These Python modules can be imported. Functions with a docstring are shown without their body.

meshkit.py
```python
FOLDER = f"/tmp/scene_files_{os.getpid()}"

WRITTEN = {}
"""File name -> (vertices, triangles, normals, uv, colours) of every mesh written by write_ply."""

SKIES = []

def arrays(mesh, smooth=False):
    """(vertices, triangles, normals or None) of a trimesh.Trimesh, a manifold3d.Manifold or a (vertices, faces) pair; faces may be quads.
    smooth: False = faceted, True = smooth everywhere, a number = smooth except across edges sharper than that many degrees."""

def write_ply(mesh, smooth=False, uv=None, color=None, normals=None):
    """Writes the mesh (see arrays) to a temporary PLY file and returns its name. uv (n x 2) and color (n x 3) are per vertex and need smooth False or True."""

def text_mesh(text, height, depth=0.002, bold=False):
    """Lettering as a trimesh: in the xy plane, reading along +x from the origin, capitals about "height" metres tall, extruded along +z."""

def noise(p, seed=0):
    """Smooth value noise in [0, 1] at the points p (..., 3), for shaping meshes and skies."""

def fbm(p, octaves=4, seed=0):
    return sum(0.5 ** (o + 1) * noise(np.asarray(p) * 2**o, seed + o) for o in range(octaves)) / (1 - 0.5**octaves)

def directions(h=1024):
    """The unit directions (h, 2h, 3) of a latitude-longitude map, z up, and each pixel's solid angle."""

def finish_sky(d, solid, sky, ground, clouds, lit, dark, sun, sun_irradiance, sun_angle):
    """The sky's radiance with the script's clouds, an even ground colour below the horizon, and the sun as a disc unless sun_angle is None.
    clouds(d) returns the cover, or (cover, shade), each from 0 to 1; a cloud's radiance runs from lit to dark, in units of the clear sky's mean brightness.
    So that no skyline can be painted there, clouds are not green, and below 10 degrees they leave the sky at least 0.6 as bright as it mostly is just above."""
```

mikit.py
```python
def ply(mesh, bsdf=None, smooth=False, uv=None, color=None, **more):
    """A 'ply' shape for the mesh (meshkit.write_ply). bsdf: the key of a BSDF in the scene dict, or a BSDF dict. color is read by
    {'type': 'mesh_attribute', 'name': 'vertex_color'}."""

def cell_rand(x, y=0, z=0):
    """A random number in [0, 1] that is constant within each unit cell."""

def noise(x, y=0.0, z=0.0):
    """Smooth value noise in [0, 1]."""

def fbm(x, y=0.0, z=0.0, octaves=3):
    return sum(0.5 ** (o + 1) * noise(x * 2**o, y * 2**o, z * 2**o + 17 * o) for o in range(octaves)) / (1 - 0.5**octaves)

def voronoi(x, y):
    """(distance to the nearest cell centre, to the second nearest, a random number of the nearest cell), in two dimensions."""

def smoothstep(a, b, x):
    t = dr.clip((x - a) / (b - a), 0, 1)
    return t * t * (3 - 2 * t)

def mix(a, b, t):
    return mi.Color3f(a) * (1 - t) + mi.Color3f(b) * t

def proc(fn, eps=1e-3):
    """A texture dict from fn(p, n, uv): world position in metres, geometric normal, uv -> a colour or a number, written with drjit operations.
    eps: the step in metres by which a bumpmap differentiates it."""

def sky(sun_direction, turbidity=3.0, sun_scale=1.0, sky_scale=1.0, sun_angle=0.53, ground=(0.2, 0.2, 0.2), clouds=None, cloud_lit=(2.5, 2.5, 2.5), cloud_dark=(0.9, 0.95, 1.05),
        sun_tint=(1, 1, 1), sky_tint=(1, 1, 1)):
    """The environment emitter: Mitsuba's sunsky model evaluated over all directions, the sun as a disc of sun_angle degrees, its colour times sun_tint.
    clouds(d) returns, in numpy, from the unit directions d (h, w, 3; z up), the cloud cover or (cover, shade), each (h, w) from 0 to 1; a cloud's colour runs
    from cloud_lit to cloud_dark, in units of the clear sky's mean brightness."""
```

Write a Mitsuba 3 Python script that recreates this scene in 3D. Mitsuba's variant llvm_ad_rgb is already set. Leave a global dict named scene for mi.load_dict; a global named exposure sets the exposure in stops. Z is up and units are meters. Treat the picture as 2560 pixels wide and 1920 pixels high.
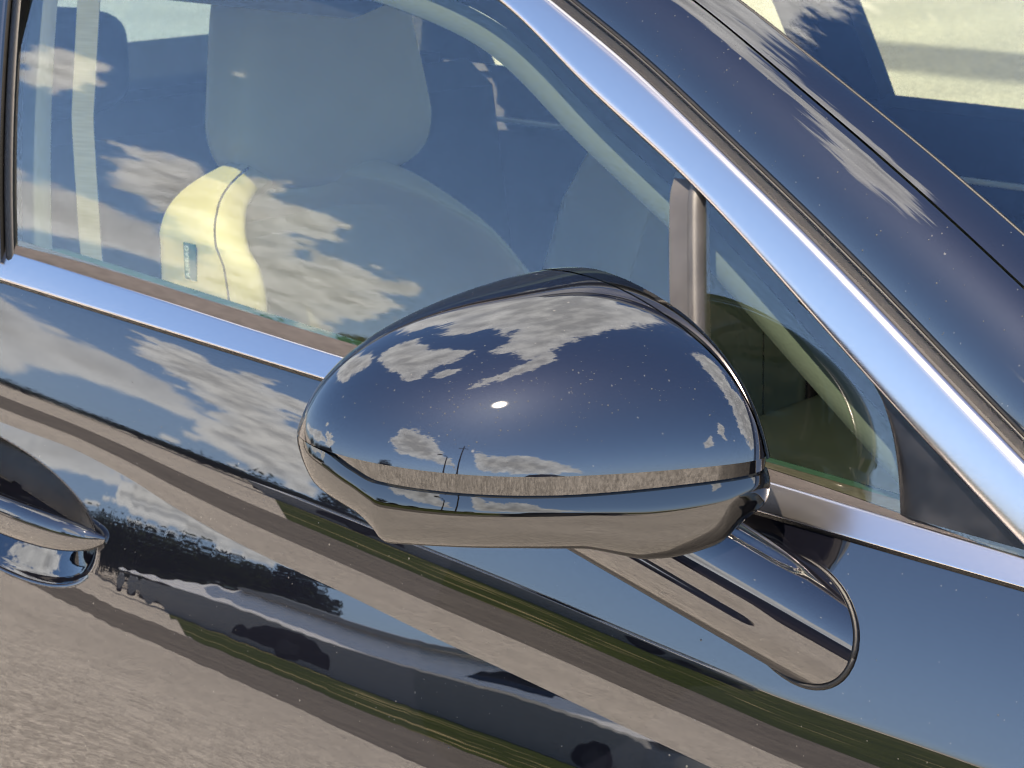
import math, random
import numpy as np, trimesh, mitsuba as mi, drjit as dr
import mikit, meshkit
from mikit import proc, noise, fbm, smoothstep, mix, cell_rand, voronoi
from scipy.interpolate import PchipInterpolator as PI, CubicSpline

T = mi.ScalarTransform4f
scene, labels = {}, {}
rng = np.random.default_rng(7)

# ---------------------------------------------------------------- camera, sky, exposure
# The car stands along +x (front), its right-hand side at y = 0, the ground at z = 0.
EYE = np.array([0.75354, -0.98237, 1.40326])
VIEW = np.array([-0.65391, 0.70124, -0.28402])
scene['camera'] = {'type': 'thinlens', 'fov': 29.865, 'fov_axis': 'x', 'near_clip': 0.05, 'far_clip': 2000.0,
                   'aperture_radius': 0.0009, 'focus_distance': 1.13,
                   'to_world': T().look_at(origin=EYE.tolist(), target=(EYE + VIEW).tolist(), up=[0, 0, 1])}
exposure = 3.2


def direction(az, el):
    az, el = np.radians(az), np.radians(el)
    return np.stack([np.cos(el) * np.cos(az), np.cos(el) * np.sin(az), np.sin(el)], -1)


SUN = direction(-73.0, 58.8)
CLOUDS = {   # outlines of the single clouds in the sky: (azimuth, elevation) in degrees
    'overhead': (.07, [[145, 5.5], [146, 18.7], [144, 20.6], [141, 24.1], [137, 26.7], [130, 30.6], [123, 36.1], [116, 41.6], [107, 44.1], [104, 48.9], [107, 53.2], [108, 55.5], [112, 63.5], [121, 69.5], [131, 76.9], [152, 79.6], [170, 79.7], [168, 71.7], [170, 64.8], [159, 62.4], [152, 62.0], [152, 54.6], [152, 47.0], [156, 47.7], [156, 43.4], [153, 36.7], [155, 32.8], [156, 27.5]]),
    'small': (.05, [[173, 37.8], [164, 37.0], [159, 39.8], [165, 48.7], [166, 54.2], [165, 59.4], [176, 59.7], [-174, 58.0], [-159, 56.5], [-155, 53.9], [-165, 51.5], [-178, 45.2]]),
    'wisp': (.04, [[-158, 59.9], [-168, 61.6], [-170, 65.0], [-161, 65.2], [-154, 61.8]]),
    'behind': (.05, [[-178, 25.7], [163, 12.2], [158, 10.2], [157, 13.7], [170, 36.7], [177, 38.9], [180, 33.5], [-175, 31.3]]),
    'low_behind': (.03, [[-174, 1.0], [-174, 2.4], [-150, 9.6], [-139, 5.9], [-155, 2.4]]),
    'left_streak': (.06, [[88, 52.4], [83, 45.9], [57, 44.2], [53, 28.8], [50, 13.3], [42, 4.5], [19, 8.1], [14, 20.9], [24, 40.1], [46, 54.4], [74, 56.6]]),
    'puff': (.015, [[-8, 17.5], [-4, 22.1], [-5, 14.9], [-8, 13.8]]),
    'puff2': (.02, [[4, 33.0], [5, 28.3], [1, 18.6], [-1, 23.2]]),
    'far_left': (.05, [[117, 24.7], [112, 28.1], [104, 34.6], [97, 39.7], [99, 43.7], [107, 42.0], [114, 35.1]]),
    'cumulus': (.05, [[-109, 20.6], [-110, 33.1], [-101, 32.4], [-90, 27.5], [-84, 19.0], [-78, 11.2], [-75, 5.6], [-83, 8.6], [-92, 10.8], [-100, 12.7], [-106, 16.7]]),
    'cumulus2': (.04, [[-71, 18.4], [-68, 19.9], [-63, 16.9], [-53, 17.5], [-44, 15.4], [-36, 10.9], [-31, 5.3], [-31, 3.9], [-46, 3.4], [-67, 5.5]]),
    'high_streak': (.05, [[134, 75], [165, 80], [-150, 78], [-130, 71], [-119, 66], [-112, 73], [-104, 82], [110, 84]]),
    'rear1': (.008, [[-150.3, 15.9], [-149.1, 16.7], [-148.7, 16.6], [-147.6, 16.5], [-147.4, 16.1], [-147.6, 15.3], [-147.6, 14.5], [-148.1, 13.9], [-149.1, 13.4]]),
    'rear2': (.011, [[-144.9, 10.2], [-145.5, 11.8], [-145.0, 12.3], [-144.0, 12.5], [-143.2, 12.3], [-142.3, 12.1], [-141.3, 12.6], [-140.6, 12.7], [-140.2, 12.4], [-139.9, 11.7], [-138.8, 11.9], [-137.9, 11.2], [-138.0, 10.2], [-138.5, 9.7], [-138.9, 9.4], [-138.6, 8.8], [-137.5, 9.1], [-136.3, 9.1], [-135.2, 8.8], [-135.1, 8.0], [-135.6, 7.5], [-135.2, 6.9], [-135.2, 5.9], [-136.1, 5.5], [-136.7, 3.9], [-138.2, 3.9], [-140.1, 4.0], [-141.9, 3.8], [-141.3, 5.0], [-141.2, 6.8], [-142.6, 8.4], [-144.5, 9.5]]),
    'rear4': (.006, [[-145.0, 18.6], [-144.5, 18.7], [-143.9, 18.6], [-142.9, 18.6], [-143.8, 18.3]]),
}


def clouds(d):
    """Cloud cover and shade: each cloud is a ragged patch round its outline, fraying into streaks."""
    import shapely
    cover, shade = np.zeros(d.shape[:2]), np.zeros(d.shape[:2])
    rag = meshkit.fbm(d * 16, 5, 3) - .5
    fine = meshkit.fbm(d * np.array([60, 60, 110.]), 4, 11) - .5
    puffs = meshkit.fbm(d * 22, 4, 5)
    rag2 = meshkit.fbm(d * np.array([70, 70, 110.]), 5, 8) - .5
    puffs2 = meshkit.fbm(d * np.array([75, 75, 150.]), 4, 15)
    for name, (size, outline) in CLOUDS.items():
        v = direction(*np.array(outline, float).T)
        m = v.mean(0)
        m /= np.linalg.norm(m)
        a = np.cross(m, [0.1, .2, 1.0])
        a /= np.linalg.norm(a)
        b = np.cross(a, m)
        k = 1 / (1 + v @ m)
        poly = shapely.Polygon(np.stack([v @ a * k, v @ b * k], 1)).buffer(0)
        reach = np.degrees(2 * np.arctan(np.hypot(v @ a * k, v @ b * k).max())) + 6
        near = d @ m > np.cos(np.radians(min(reach, 179)))
        e = d[near]
        k = 1 / (1 + e @ m)
        pts = shapely.points(e @ a * k, e @ b * k)
        dist = shapely.distance(poly.boundary, pts)
        dist = np.where(shapely.contains(poly, pts), dist, -dist) + size * (2.0 * rag2[near] if name.startswith('rear') else 1.1 * rag[near] + .5 * fine[near])
        s = np.clip((dist + size * .02) / (size * .22), 0, 1)
        c = s * s * (3 - 2 * s)
        core = np.clip(dist / (size * 1.1), 0, 1)
        sh = np.clip(.15 + .75 * core + 1.6 * (puffs[near] - .5), 0, 1)
        if name.startswith('rear'):
            sh = np.clip(.42 * core + 2.6 * (puffs2[near] - .5), 0, .8)
        old = cover[near]
        shade[near] = np.where(c > old, sh, shade[near])
        cover[near] = np.maximum(old, c * (.80 + .20 * core))
    return cover, shade


scene['sky'] = mikit.sky(SUN, turbidity=2.6, sun_scale=1.0, sky_scale=1.0, ground=(.26, .24, .21), clouds=clouds,
                         cloud_lit=(4.0, 3.9, 3.7), cloud_dark=(1.9, 1.88, 1.85), sky_tint=(.70, .72, .78))

# ---------------------------------------------------------------- helpers


def obj(key, mesh, mat, smooth=35, label=None, **more):
    n, k = 1, key
    while k in scene:
        k = f'{key}_{n:03d}'
        n += 1
    scene[k] = mikit.ply(mesh, mat, smooth=smooth)
    if label or more:
        labels[k] = {**({'label': label} if label else {}), **more}
    return k


def thing(key, label, category, **more):
    labels[key] = {'label': label, 'category': category, **more}
    return key


def grid_faces(n, m, wrap_v=False):
    i, j = np.meshgrid(np.arange(n - 1), np.arange(m if wrap_v else m - 1), indexing='ij')
    j2 = (j + 1) % m
    a, b, c, d = i * m + j, i * m + j2, (i + 1) * m + j2, (i + 1) * m + j
    return np.vstack([np.stack([a, b, c], -1).reshape(-1, 3), np.stack([a, c, d], -1).reshape(-1, 3)])


def grid_normals(P):
    n = np.cross(np.gradient(P, axis=0), np.gradient(P, axis=1))
    return n / np.maximum(np.linalg.norm(n, axis=-1, keepdims=True), 1e-12)


def sheet(P, back=None, thick=.0012):
    """A panel: the grid P (n, m, 3), closed by a parallel back face 'thick' metres along 'back' (a vector) or its normal."""
    n, m = P.shape[:2]
    N = grid_normals(P) if back is None else np.broadcast_to(np.asarray(back, float), P.shape)
    Q = P + N * thick
    f = grid_faces(n, m)
    k = n * m
    edge = np.concatenate([np.arange(m), np.arange(1, n) * m + m - 1, (n - 1) * m + np.arange(m - 2, -1, -1), np.arange(n - 2, 0, -1) * m])
    e2 = np.roll(edge, -1)
    rim = np.vstack([np.stack([edge, edge + k, e2], 1), np.stack([e2, edge + k, e2 + k], 1)])
    mesh = trimesh.Trimesh(np.vstack([P.reshape(-1, 3), Q.reshape(-1, 3)]), np.vstack([f, f[:, ::-1] + k, rim]), process=False)
    return mesh


def exact(key, V, F, Nn, mat):
    """A mesh with the given vertex normals, its faces turned to agree with them."""
    fn = np.cross(V[F[:, 1]] - V[F[:, 0]], V[F[:, 2]] - V[F[:, 0]])
    bad = (fn * Nn[F].sum(1)).sum(1) < 0
    F = np.where(bad[:, None], F[:, ::-1], F)
    scene[key] = {'type': 'ply', 'filename': meshkit.write_ply((V, F), True, normals=Nn), 'face_normals': False, 'bsdf': {'type': 'ref', 'id': mat}}
    return key


def loft(R, caps=True, loop=False):
    """Closed rings R (n, m, 3) joined into a solid."""
    n, m = R.shape[:2]
    if loop:
        R = np.concatenate([R, R[:1]])
        return trimesh.Trimesh(R.reshape(-1, 3), grid_faces(n + 1, m, True), process=False)
    v, f = [R.reshape(-1, 3)], [grid_faces(n, m, True)]
    if caps:
        j = np.arange(m)
        for base, flip, at in ((0, 0, n * m), ((n - 1) * m, 1, n * m + 1)):
            v.append(R[0 if base == 0 else -1].mean(0)[None])
            t = np.stack([base + j, np.full(m, at), base + (j + 1) % m], 1)
            f.append(t[:, ::-1] if flip else t)
    mesh = trimesh.Trimesh(np.vstack(v), np.vstack(f), process=False)
    return mesh


def sweep(path, A, B, section, caps=True):
    """The closed section (m, 2) carried along the path; A and B are its axes at every point."""
    s = np.asarray(section, float)
    return loft(path[:, None] + s[None, :, :1] * A[:, None] + s[None, :, 1:] * B[:, None], caps)


def tube(path, r, sides=12):
    path = np.asarray(path, float)
    t = np.gradient(path, axis=0)
    t /= np.linalg.norm(t, axis=1, keepdims=True)
    ref = np.array([0, 0, 1.0]) if abs(t[:, 2]).mean() < .9 else np.array([1.0, 0, 0])
    a = np.cross(t, ref)
    a /= np.linalg.norm(a, axis=1, keepdims=True)
    b = np.cross(t, a)
    ang = np.arange(sides) * 2 * np.pi / sides
    r = np.broadcast_to(r, (len(path),))[:, None]
    return loft(path[:, None] + (r * np.cos(ang))[..., None] * a[:, None] + (r * np.sin(ang))[..., None] * b[:, None])


def box(size, at, bevel=0.0, rotz=0.0):
    import manifold3d as m3
    s = np.asarray(size, float)
    if bevel:
        c = m3.Manifold.sphere(bevel, 12)
        h = s / 2 - bevel
        parts = [c.translate([x * h[0], y * h[1], z * h[2]]) for x in (-1, 1) for y in (-1, 1) for z in (-1, 1)]
        m = m3.Manifold.batch_hull(parts)
    else:
        m = m3.Manifold.cube(s.tolist(), True)
    m = m.rotate([0, 0, rotz]).translate(list(at)).to_mesh()
    return trimesh.Trimesh(m.vert_properties[:, :3], m.tri_verts, process=False)


def spline(points, n):
    p = np.asarray(points, float)
    s = np.r_[0, np.cumsum(np.linalg.norm(np.diff(p, axis=0), axis=1))]
    return CubicSpline(s / s[-1], p)(np.linspace(0, 1, n))


def unit(v):
    return v / np.linalg.norm(v, axis=-1, keepdims=True)


def join(*m):
    return trimesh.util.concatenate(m)


# ---------------------------------------------------------------- materials


def two(b):
    return {'type': 'twosided', 'bsdf': b}


def rgb(*v):
    return {'type': 'rgb', 'value': list(v if len(v) == 3 else (v[0],) * 3)}


def specks(scale, keep, size, seed):
    """Scattered tiny dust specks and dried drops (three flat layers, so that they lie on any face)."""
    def f(p, n, uv):
        ax, ay, az = dr.abs(n.x), dr.abs(n.y), dr.abs(n.z)
        u = dr.select(ay > dr.maximum(ax, az), p.x, dr.select(az > ax, p.x, p.y)) * scale + seed
        v = dr.select(ay > dr.maximum(ax, az), p.z, dr.select(az > ax, p.y, p.z)) * scale
        d, _, r = voronoi(u, v)
        return dr.select(r < keep, 1 - smoothstep(size * (.5 + 8 * (keep - r)), size * (1.2 + 8 * (keep - r)), d), 0.0)
    return f


fine_dust, drops = specks(260.0, .014, .13, 3.7), specks(75.0, .013, .065, 11.3)


def dust(p, n, uv):
    return dr.maximum(fine_dust(p, n, uv) * .35, drops(p, n, uv) * .55) + .003


def painted(spec, flake, share):
    coat = {'type': 'plastic', 'int_ior': 2.42, 'nonlinear': True, 'diffuse_reflectance': rgb(*spec)}
    flakes = {'type': 'roughconductor', 'alpha': .30, 'distribution': 'ggx', 'eta': rgb(0.), 'k': rgb(1.), 'specular_reflectance': rgb(*flake)}
    haze_coat = {'type': 'roughplastic', 'alpha': .012, 'int_ior': 2.42, 'diffuse_reflectance': rgb(*spec)}
    a = {'type': 'blendbsdf', 'weight': share, 'a': coat, 'b': flakes}
    a = {'type': 'blendbsdf', 'weight': .03, 'a': a, 'b': haze_coat}
    return two({'type': 'blendbsdf', 'weight': proc(dust), 'a': a, 'b': {'type': 'diffuse', 'reflectance': rgb(.15, .148, .145)}})


MAT = {
    'mat_paint': painted((.006, .008, .018), (.034, .033, .050), .12),
    'mat_gloss_black': two({'type': 'plastic', 'int_ior': 2.02, 'diffuse_reflectance': rgb(.002, .002, .002)}),
    'mat_strip': two({'type': 'plastic', 'int_ior': 2.12, 'diffuse_reflectance': rgb(.003, .003, .003)}),
    'mat_chrome': two({'type': 'roughconductor', 'alpha': .05, 'material': 'Cr', 'distribution': 'ggx', 'specular_reflectance': rgb(.99, .99, .92)}),
    'mat_rubber': two({'type': 'roughplastic', 'alpha': .3, 'diffuse_reflectance': proc(lambda p, n, uv: mix((.0015, .0015, .0015), (.005, .0045, .0045), fbm(p.x * 90, p.y * 90, p.z * 90)))}),
    'mat_felt': two({'type': 'diffuse', 'reflectance': proc(lambda p, n, uv: mix((.040, .037, .038), (.062, .057, .058), fbm(p.x * 60, p.y * 200, p.z * 300)))}),
    'mat_post': two({'type': 'roughplastic', 'alpha': .28, 'diffuse_reflectance': proc(lambda p, n, uv: mix((.042, .040, .041), (.078, .075, .075), fbm(p.x * 70, p.y * 60, p.z * 38 + 3)))}),
    'mat_glass': {'type': 'thindielectric', 'int_ior': 1.74, 'specular_transmittance': rgb(.79, .84, .69)},
    'mat_leather': two({'type': 'roughplastic', 'alpha': .35, 'diffuse_reflectance': proc(lambda p, n, uv: mix((.31, .288, .172), (.365, .338, .208), fbm(p.x * 14, p.y * 14, p.z * 14)))}),
    'mat_stitch': two({'type': 'diffuse', 'reflectance': rgb(.05, .045, .03)}),
    'mat_trim_light': two({'type': 'diffuse', 'reflectance': rgb(.085, .10, .105)}),
    'mat_headliner': two({'type': 'diffuse', 'reflectance': rgb(.62, .58, .46)}),
    'mat_corner': two({'type': 'roughplastic', 'alpha': .16, 'int_ior': 1.5, 'diffuse_reflectance': proc(lambda p, n, uv: mix((.004, .004, .005), (.018, .018, .020), smoothstep(.45, .8, fbm(p.x * 35, p.y * 35, p.z * 35))))}),
    'mat_rim': two({'type': 'diffuse', 'reflectance': rgb(.05, .05, .052)}),
    'mat_door_top': two({'type': 'diffuse', 'reflectance': rgb(.030, .062, .054)}),
    'mat_glass_dark': {'type': 'thindielectric', 'int_ior': 1.6, 'specular_transmittance': rgb(.40, .52, .55)},
    'mat_drop': two({'type': 'plastic', 'int_ior': 1.6, 'diffuse_reflectance': rgb(.045, .045, .048)}),
    'mat_door_highlight': two({'type': 'diffuse', 'reflectance': rgb(.5, .52, .52)}),  # pale colour painted for the highlight on the far door
    'mat_trim_dark': two({'type': 'diffuse', 'reflectance': rgb(.020, .021, .023)}),
    'mat_webbing': two({'type': 'diffuse', 'reflectance': proc(lambda p, n, uv: mix((.16, .16, .14), (.20, .20, .175), noise(p.z * 900, p.x * 60)))}),
    'mat_tag': two({'type': 'diffuse', 'reflectance': rgb(.006, .050, .042)}),
    'mat_tag_text': two({'type': 'diffuse', 'reflectance': rgb(.45, .52, .48)}),
    'mat_mirror': two({'type': 'conductor', 'material': 'Al'}),
    'mat_asphalt': two({'type': 'diffuse', 'reflectance': proc(lambda p, n, uv: mix((.25, .237, .222), (.52, .494, .462), smoothstep(.22, .78, .36 * noise(p.x * 190, p.y * 190) + .28 * noise(p.x * 88, p.y * 88, 5) + .16 * noise(p.x * 33, p.y * 33, 3) + .15 * fbm(p.x * 1.3, p.y * 1.3, 4))) *
                        (1 - .55 * smoothstep(.60, .72, fbm(p.x * .16, p.y * .55, 9.0)) * smoothstep(3.0, 6.0, p.y)))}),
    'mat_road': two({'type': 'diffuse', 'reflectance': proc(lambda p, n, uv: mix((.09, .084, .078), (.15, .140, .130), fbm(p.x * 5, p.y * 5)))}),
    'mat_grass': two({'type': 'diffuse', 'reflectance': proc(lambda p, n, uv: mix(mix((.020, .032, .008), (.046, .060, .016), fbm(p.x * 1.3, p.y * 1.3)), (.23, .20, .11), smoothstep(.66, .8, fbm(p.x * .8, p.y * 3.0, 5))))}),
    'mat_leaf': two({'type': 'diffuse', 'reflectance': proc(lambda p, n, uv: mix((.012, .019, .008), (.034, .046, .016), fbm(p.x * 1.1, p.y * 1.1, p.z * 1.1)))}),
    'mat_bark': two({'type': 'diffuse', 'reflectance': rgb(.07, .055, .04)}),
    'mat_silver': two({'type': 'principled', 'base_color': rgb(.62, .63, .64), 'metallic': .15, 'roughness': .25, 'clearcoat': 1.0, 'clearcoat_gloss': .95}),
    'mat_van': two({'type': 'principled', 'base_color': rgb(.20, .21, .21), 'roughness': .3, 'specular': .6}),
    'mat_van_lit_top': two({'type': 'principled', 'base_color': rgb(.86, .87, .88), 'roughness': .2, 'specular': .6}),  # white painted in for sunlight on the grey van's top
    'mat_navy': two({'type': 'principled', 'base_color': rgb(.012, .016, .04), 'roughness': .15, 'specular': .8}),
    'mat_car_glass': two({'type': 'plastic', 'int_ior': 1.6, 'diffuse_reflectance': rgb(.01, .012, .013)}),
    'mat_tyre': two({'type': 'diffuse', 'reflectance': rgb(.02, .02, .021)}),
    'mat_pole': two({'type': 'diffuse', 'reflectance': rgb(.07, .06, .05)}),
    'mat_lamp': two({'type': 'plastic', 'diffuse_reflectance': rgb(.5, .5, .48)}),
    'mat_glint': two({'type': 'roughplastic', 'alpha': .1, 'diffuse_reflectance': rgb(.02, .02, .02)}),
}
scene.update(MAT)

# ---------------------------------------------------------------- ground
G = 260.0


def plate(x0, x1, y0, y1, z, n=2, m=2):
    x, y = np.meshgrid(np.linspace(x0, x1, n), np.linspace(y0, y1, m), indexing='ij')
    return np.stack([x, y, np.full_like(x, z)], -1)


obj('asphalt_lot', (plate(-G, G, -G, G, 0).reshape(-1, 3), grid_faces(2, 2)[:, ::-1]), 'mat_asphalt', False, 'wide sunlit tan grey asphalt of the car park, mirrored in the car', kind='structure')
obj('road', (plate(-G, G, -7.4, -4.3, .004).reshape(-1, 3), grid_faces(2, 2)[:, ::-1]), 'mat_road', False, 'darker band of asphalt between the car park and the grass', kind='structure')
gx = np.array([[-8.4, -7.4], [60, -7.4], [60, -60], [-66, -60], [-22, -19.5]])
gm = trimesh.creation.triangulate_polygon(__import__('shapely').Polygon(gx), engine='earcut')
obj('grass', (np.c_[gm[0], np.full(len(gm[0]), .008)], gm[1]), 'mat_grass', False, 'green grass verge with dry patches beyond the dark road', kind='structure')

# ---------------------------------------------------------------- the car: side surfaces
CAR = thing('car', 'dark navy blue car with chrome window trim and cream leather seats, wing mirror in front', 'car')
ZB = .983


def glass_y(z, inset=0.0):
    d = z - ZB
    return .235 * d + .35 * d * d + inset


def glass_slope(z):
    return .235 + .70 * (z - ZB)


X_C = np.array([-2.6, -1.2, -.80, -.695, -.61, -.52, -.42, -.296, -.2, -.105, .065, .4, 1.4])
crease_z = PI(X_C, [.85, .847, .8446, .8463, .8415, .83, .821, .8156, .81, .806, .798, .785, .76])
shoulder_z = PI([-2.6, -1.2, -.81, -.58, -.43, -.29, -.137, .024, .114, .24, .5, 1.4], [.89, .886, .8834, .8805, .878, .875, .871, .8642, .861, .862, .862, .86])
ledge_tilt = PI(X_C, [24, 24, 23.3, 21.6, 20.6, 19.9, 19.4, 18.8, 18.1, 17.3, 16.5, 15.8, 15])
line_z = PI([-2.6, -.8, -.6, -.41, -.32, -.22, -.13, -.07, .1, .4, 1.4], [.744, .744, .745, .7475, .752, .758, .764, .768, .7725, .765, .735])
fall_off = PI([-2.6, -.6, -.4, -.1, 1.4], [100, 98, 88, 60, 55])


def sstep(a, b, x):
    t = np.clip((x - a) / (b - a), 0, 1)
    return t * t * (3 - 2 * t)


def tilt(x, z):
    """Degrees by which the door skin faces upwards at (x, z): the shoulder, a flatter face below it, a ledge, then the flank."""
    C, H = crease_z(x), shoulder_z(x)
    u = (z - C) / (H - C)
    low = 14.3 - 6.6 * (1 - u)
    high = 17.4 + 12 * np.clip(z - H, 0, .2) + 640 * np.clip(z - H, 0, .115) ** 2
    upper = low + (high - low) * sstep(-.0045, .0045, z - H)
    d, db = np.maximum(C - z, 0), np.maximum(C - line_z(x), .012)
    flank = np.where(d < db, ledge_tilt(x) + (16.4 - ledge_tilt(x)) * d / db, 16.4 - fall_off(x) * (d - db))
    flank = np.where(flank < 2, 2 + (flank - 2) * .45, flank)
    flank = np.maximum(flank, -9)
    return np.where(z >= C, upper, flank)


def plan(x):
    return .020 * (x + .2) ** 2 + .012 * np.maximum(x - .4, 0) ** 2


Z_FINE = np.linspace(.25, .99, 7401)


def skin_profile(xs):
    X, Z = np.meshgrid(xs, Z_FINE, indexing='ij')
    t = np.tan(np.radians(tilt(X, Z)))
    y = np.zeros_like(t)
    y[:, 1:] = np.cumsum((t[:, 1:] + t[:, :-1]) / 2 * np.diff(Z_FINE), axis=1)
    return y - y[:, [np.searchsorted(Z_FINE, .972)]] + plan(xs)[:, None]


def skin_grid(xs, zs=None, fine=1.0, part=None):
    """Points of the door skin; without zs the rows follow the ledge and the shoulder line (part: 0 below the ledge, 1 above it)."""
    y = skin_profile(xs)
    out = []
    for x, r in zip(xs, y):
        if zs is None:
            C, H = float(crease_z(x)), float(shoulder_z(x))
            k = lambda n: max(3, int(n * fine))
            low = np.r_[np.linspace(.27, .58, k(50))[:-1], np.linspace(.58, C - .13, k(60))[:-1], np.linspace(C - .13, C - 1e-6, k(130))]
            top = np.r_[np.linspace(C + 1e-6, H - .0055, k(70))[:-1], np.linspace(H - .0055, H + .0055, k(24))[:-1], np.linspace(H + .0055, .9755, k(70))]
            z = low if part == 0 else top if part == 1 else np.r_[low, top]
        else:
            z = zs
        out.append(np.stack([np.full_like(z, x), np.interp(z, Z_FINE, r), z], 1))
    return np.array(out)


def skin_panel(key, xs, fine=1.0, shape=None):
    """A painted body panel: both halves of the skin with their exact normals, and a back 4 mm behind."""
    V, F, Nn, at = [], [], [], 0
    for part in (0, 1):
        P = skin_grid(xs, None, fine, part)
        Q = P if shape is None else shape(P)
        tn = np.tan(np.radians(tilt(P[..., 0], P[..., 2])))
        # slope along x at constant z
        h = .0015
        ya, yb = skin_profile(xs - h), skin_profile(xs + h)
        gx = np.array([(np.interp(p[:, 2], Z_FINE, b) - np.interp(p[:, 2], Z_FINE, a)) / (2 * h) for p, a, b in zip(P, ya, yb)])
        k5 = np.array([1, 4, 6, 4, 1]) / 16
        gx = np.apply_along_axis(lambda v: np.convolve(np.r_[v[0], v[0], v, v[-1], v[-1]], k5, 'valid'), 0, gx)
        n0 = unit(np.stack([gx, -np.ones_like(gx), tn], -1))
        if shape is not None:
            moved = np.abs(Q - P).max(-1)
            n1 = grid_normals(Q)
            n1 *= -np.sign(n1[..., 1:2])
            near = np.clip(np.stack([np.roll(moved, k, ax) for k in (-2, 0, 2) for ax in (0, 1)]).max(0) / 2e-5, 0, 1)[..., None]
            n0 = unit(n0 * (1 - near) + n1 * near)
        n, m = P.shape[:2]
        for pts, nn in ((Q, n0), (Q + [0, .004, 0], -n0)):
            V.append(pts.reshape(-1, 3))
            Nn.append(nn.reshape(-1, 3))
            F.append(grid_faces(n, m) + at)
            at += n * m
    return exact(key, np.vstack(V), np.vstack(F), np.vstack(Nn), 'mat_paint')


CUP = (-.805, .777, .190, .0545)          # the hollow behind the door handle: centre x, z, half length, half height


def cup(P):
    dx, dz = (P[..., 0] - CUP[0]) / CUP[2], (P[..., 2] - CUP[1] + .06 * (P[..., 0] - CUP[0])) / CUP[3]
    r = (np.abs(dx) ** 2.3 + np.abs(dz) ** 2.3) ** (1 / 2.3)
    Q = P.copy()
    Q[..., 1] += .034 * (1 - sstep(.55, 1.0, r)) ** .75 + .006 * (1 - sstep(.93, 1.02, r))
    return Q


skin_panel('car__front_door', np.linspace(-.935, .432, 380), 1.0, cup)
skin_panel('car__rear_door', np.linspace(-2.3, -.939, 80), .5)
skin_panel('car__front_fender', np.linspace(.436, 1.25, 80), .5)


def skin_y(x, z):
    return skin_grid(np.atleast_1d(float(x)), np.atleast_1d(float(z)))[0, 0, 1]


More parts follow.
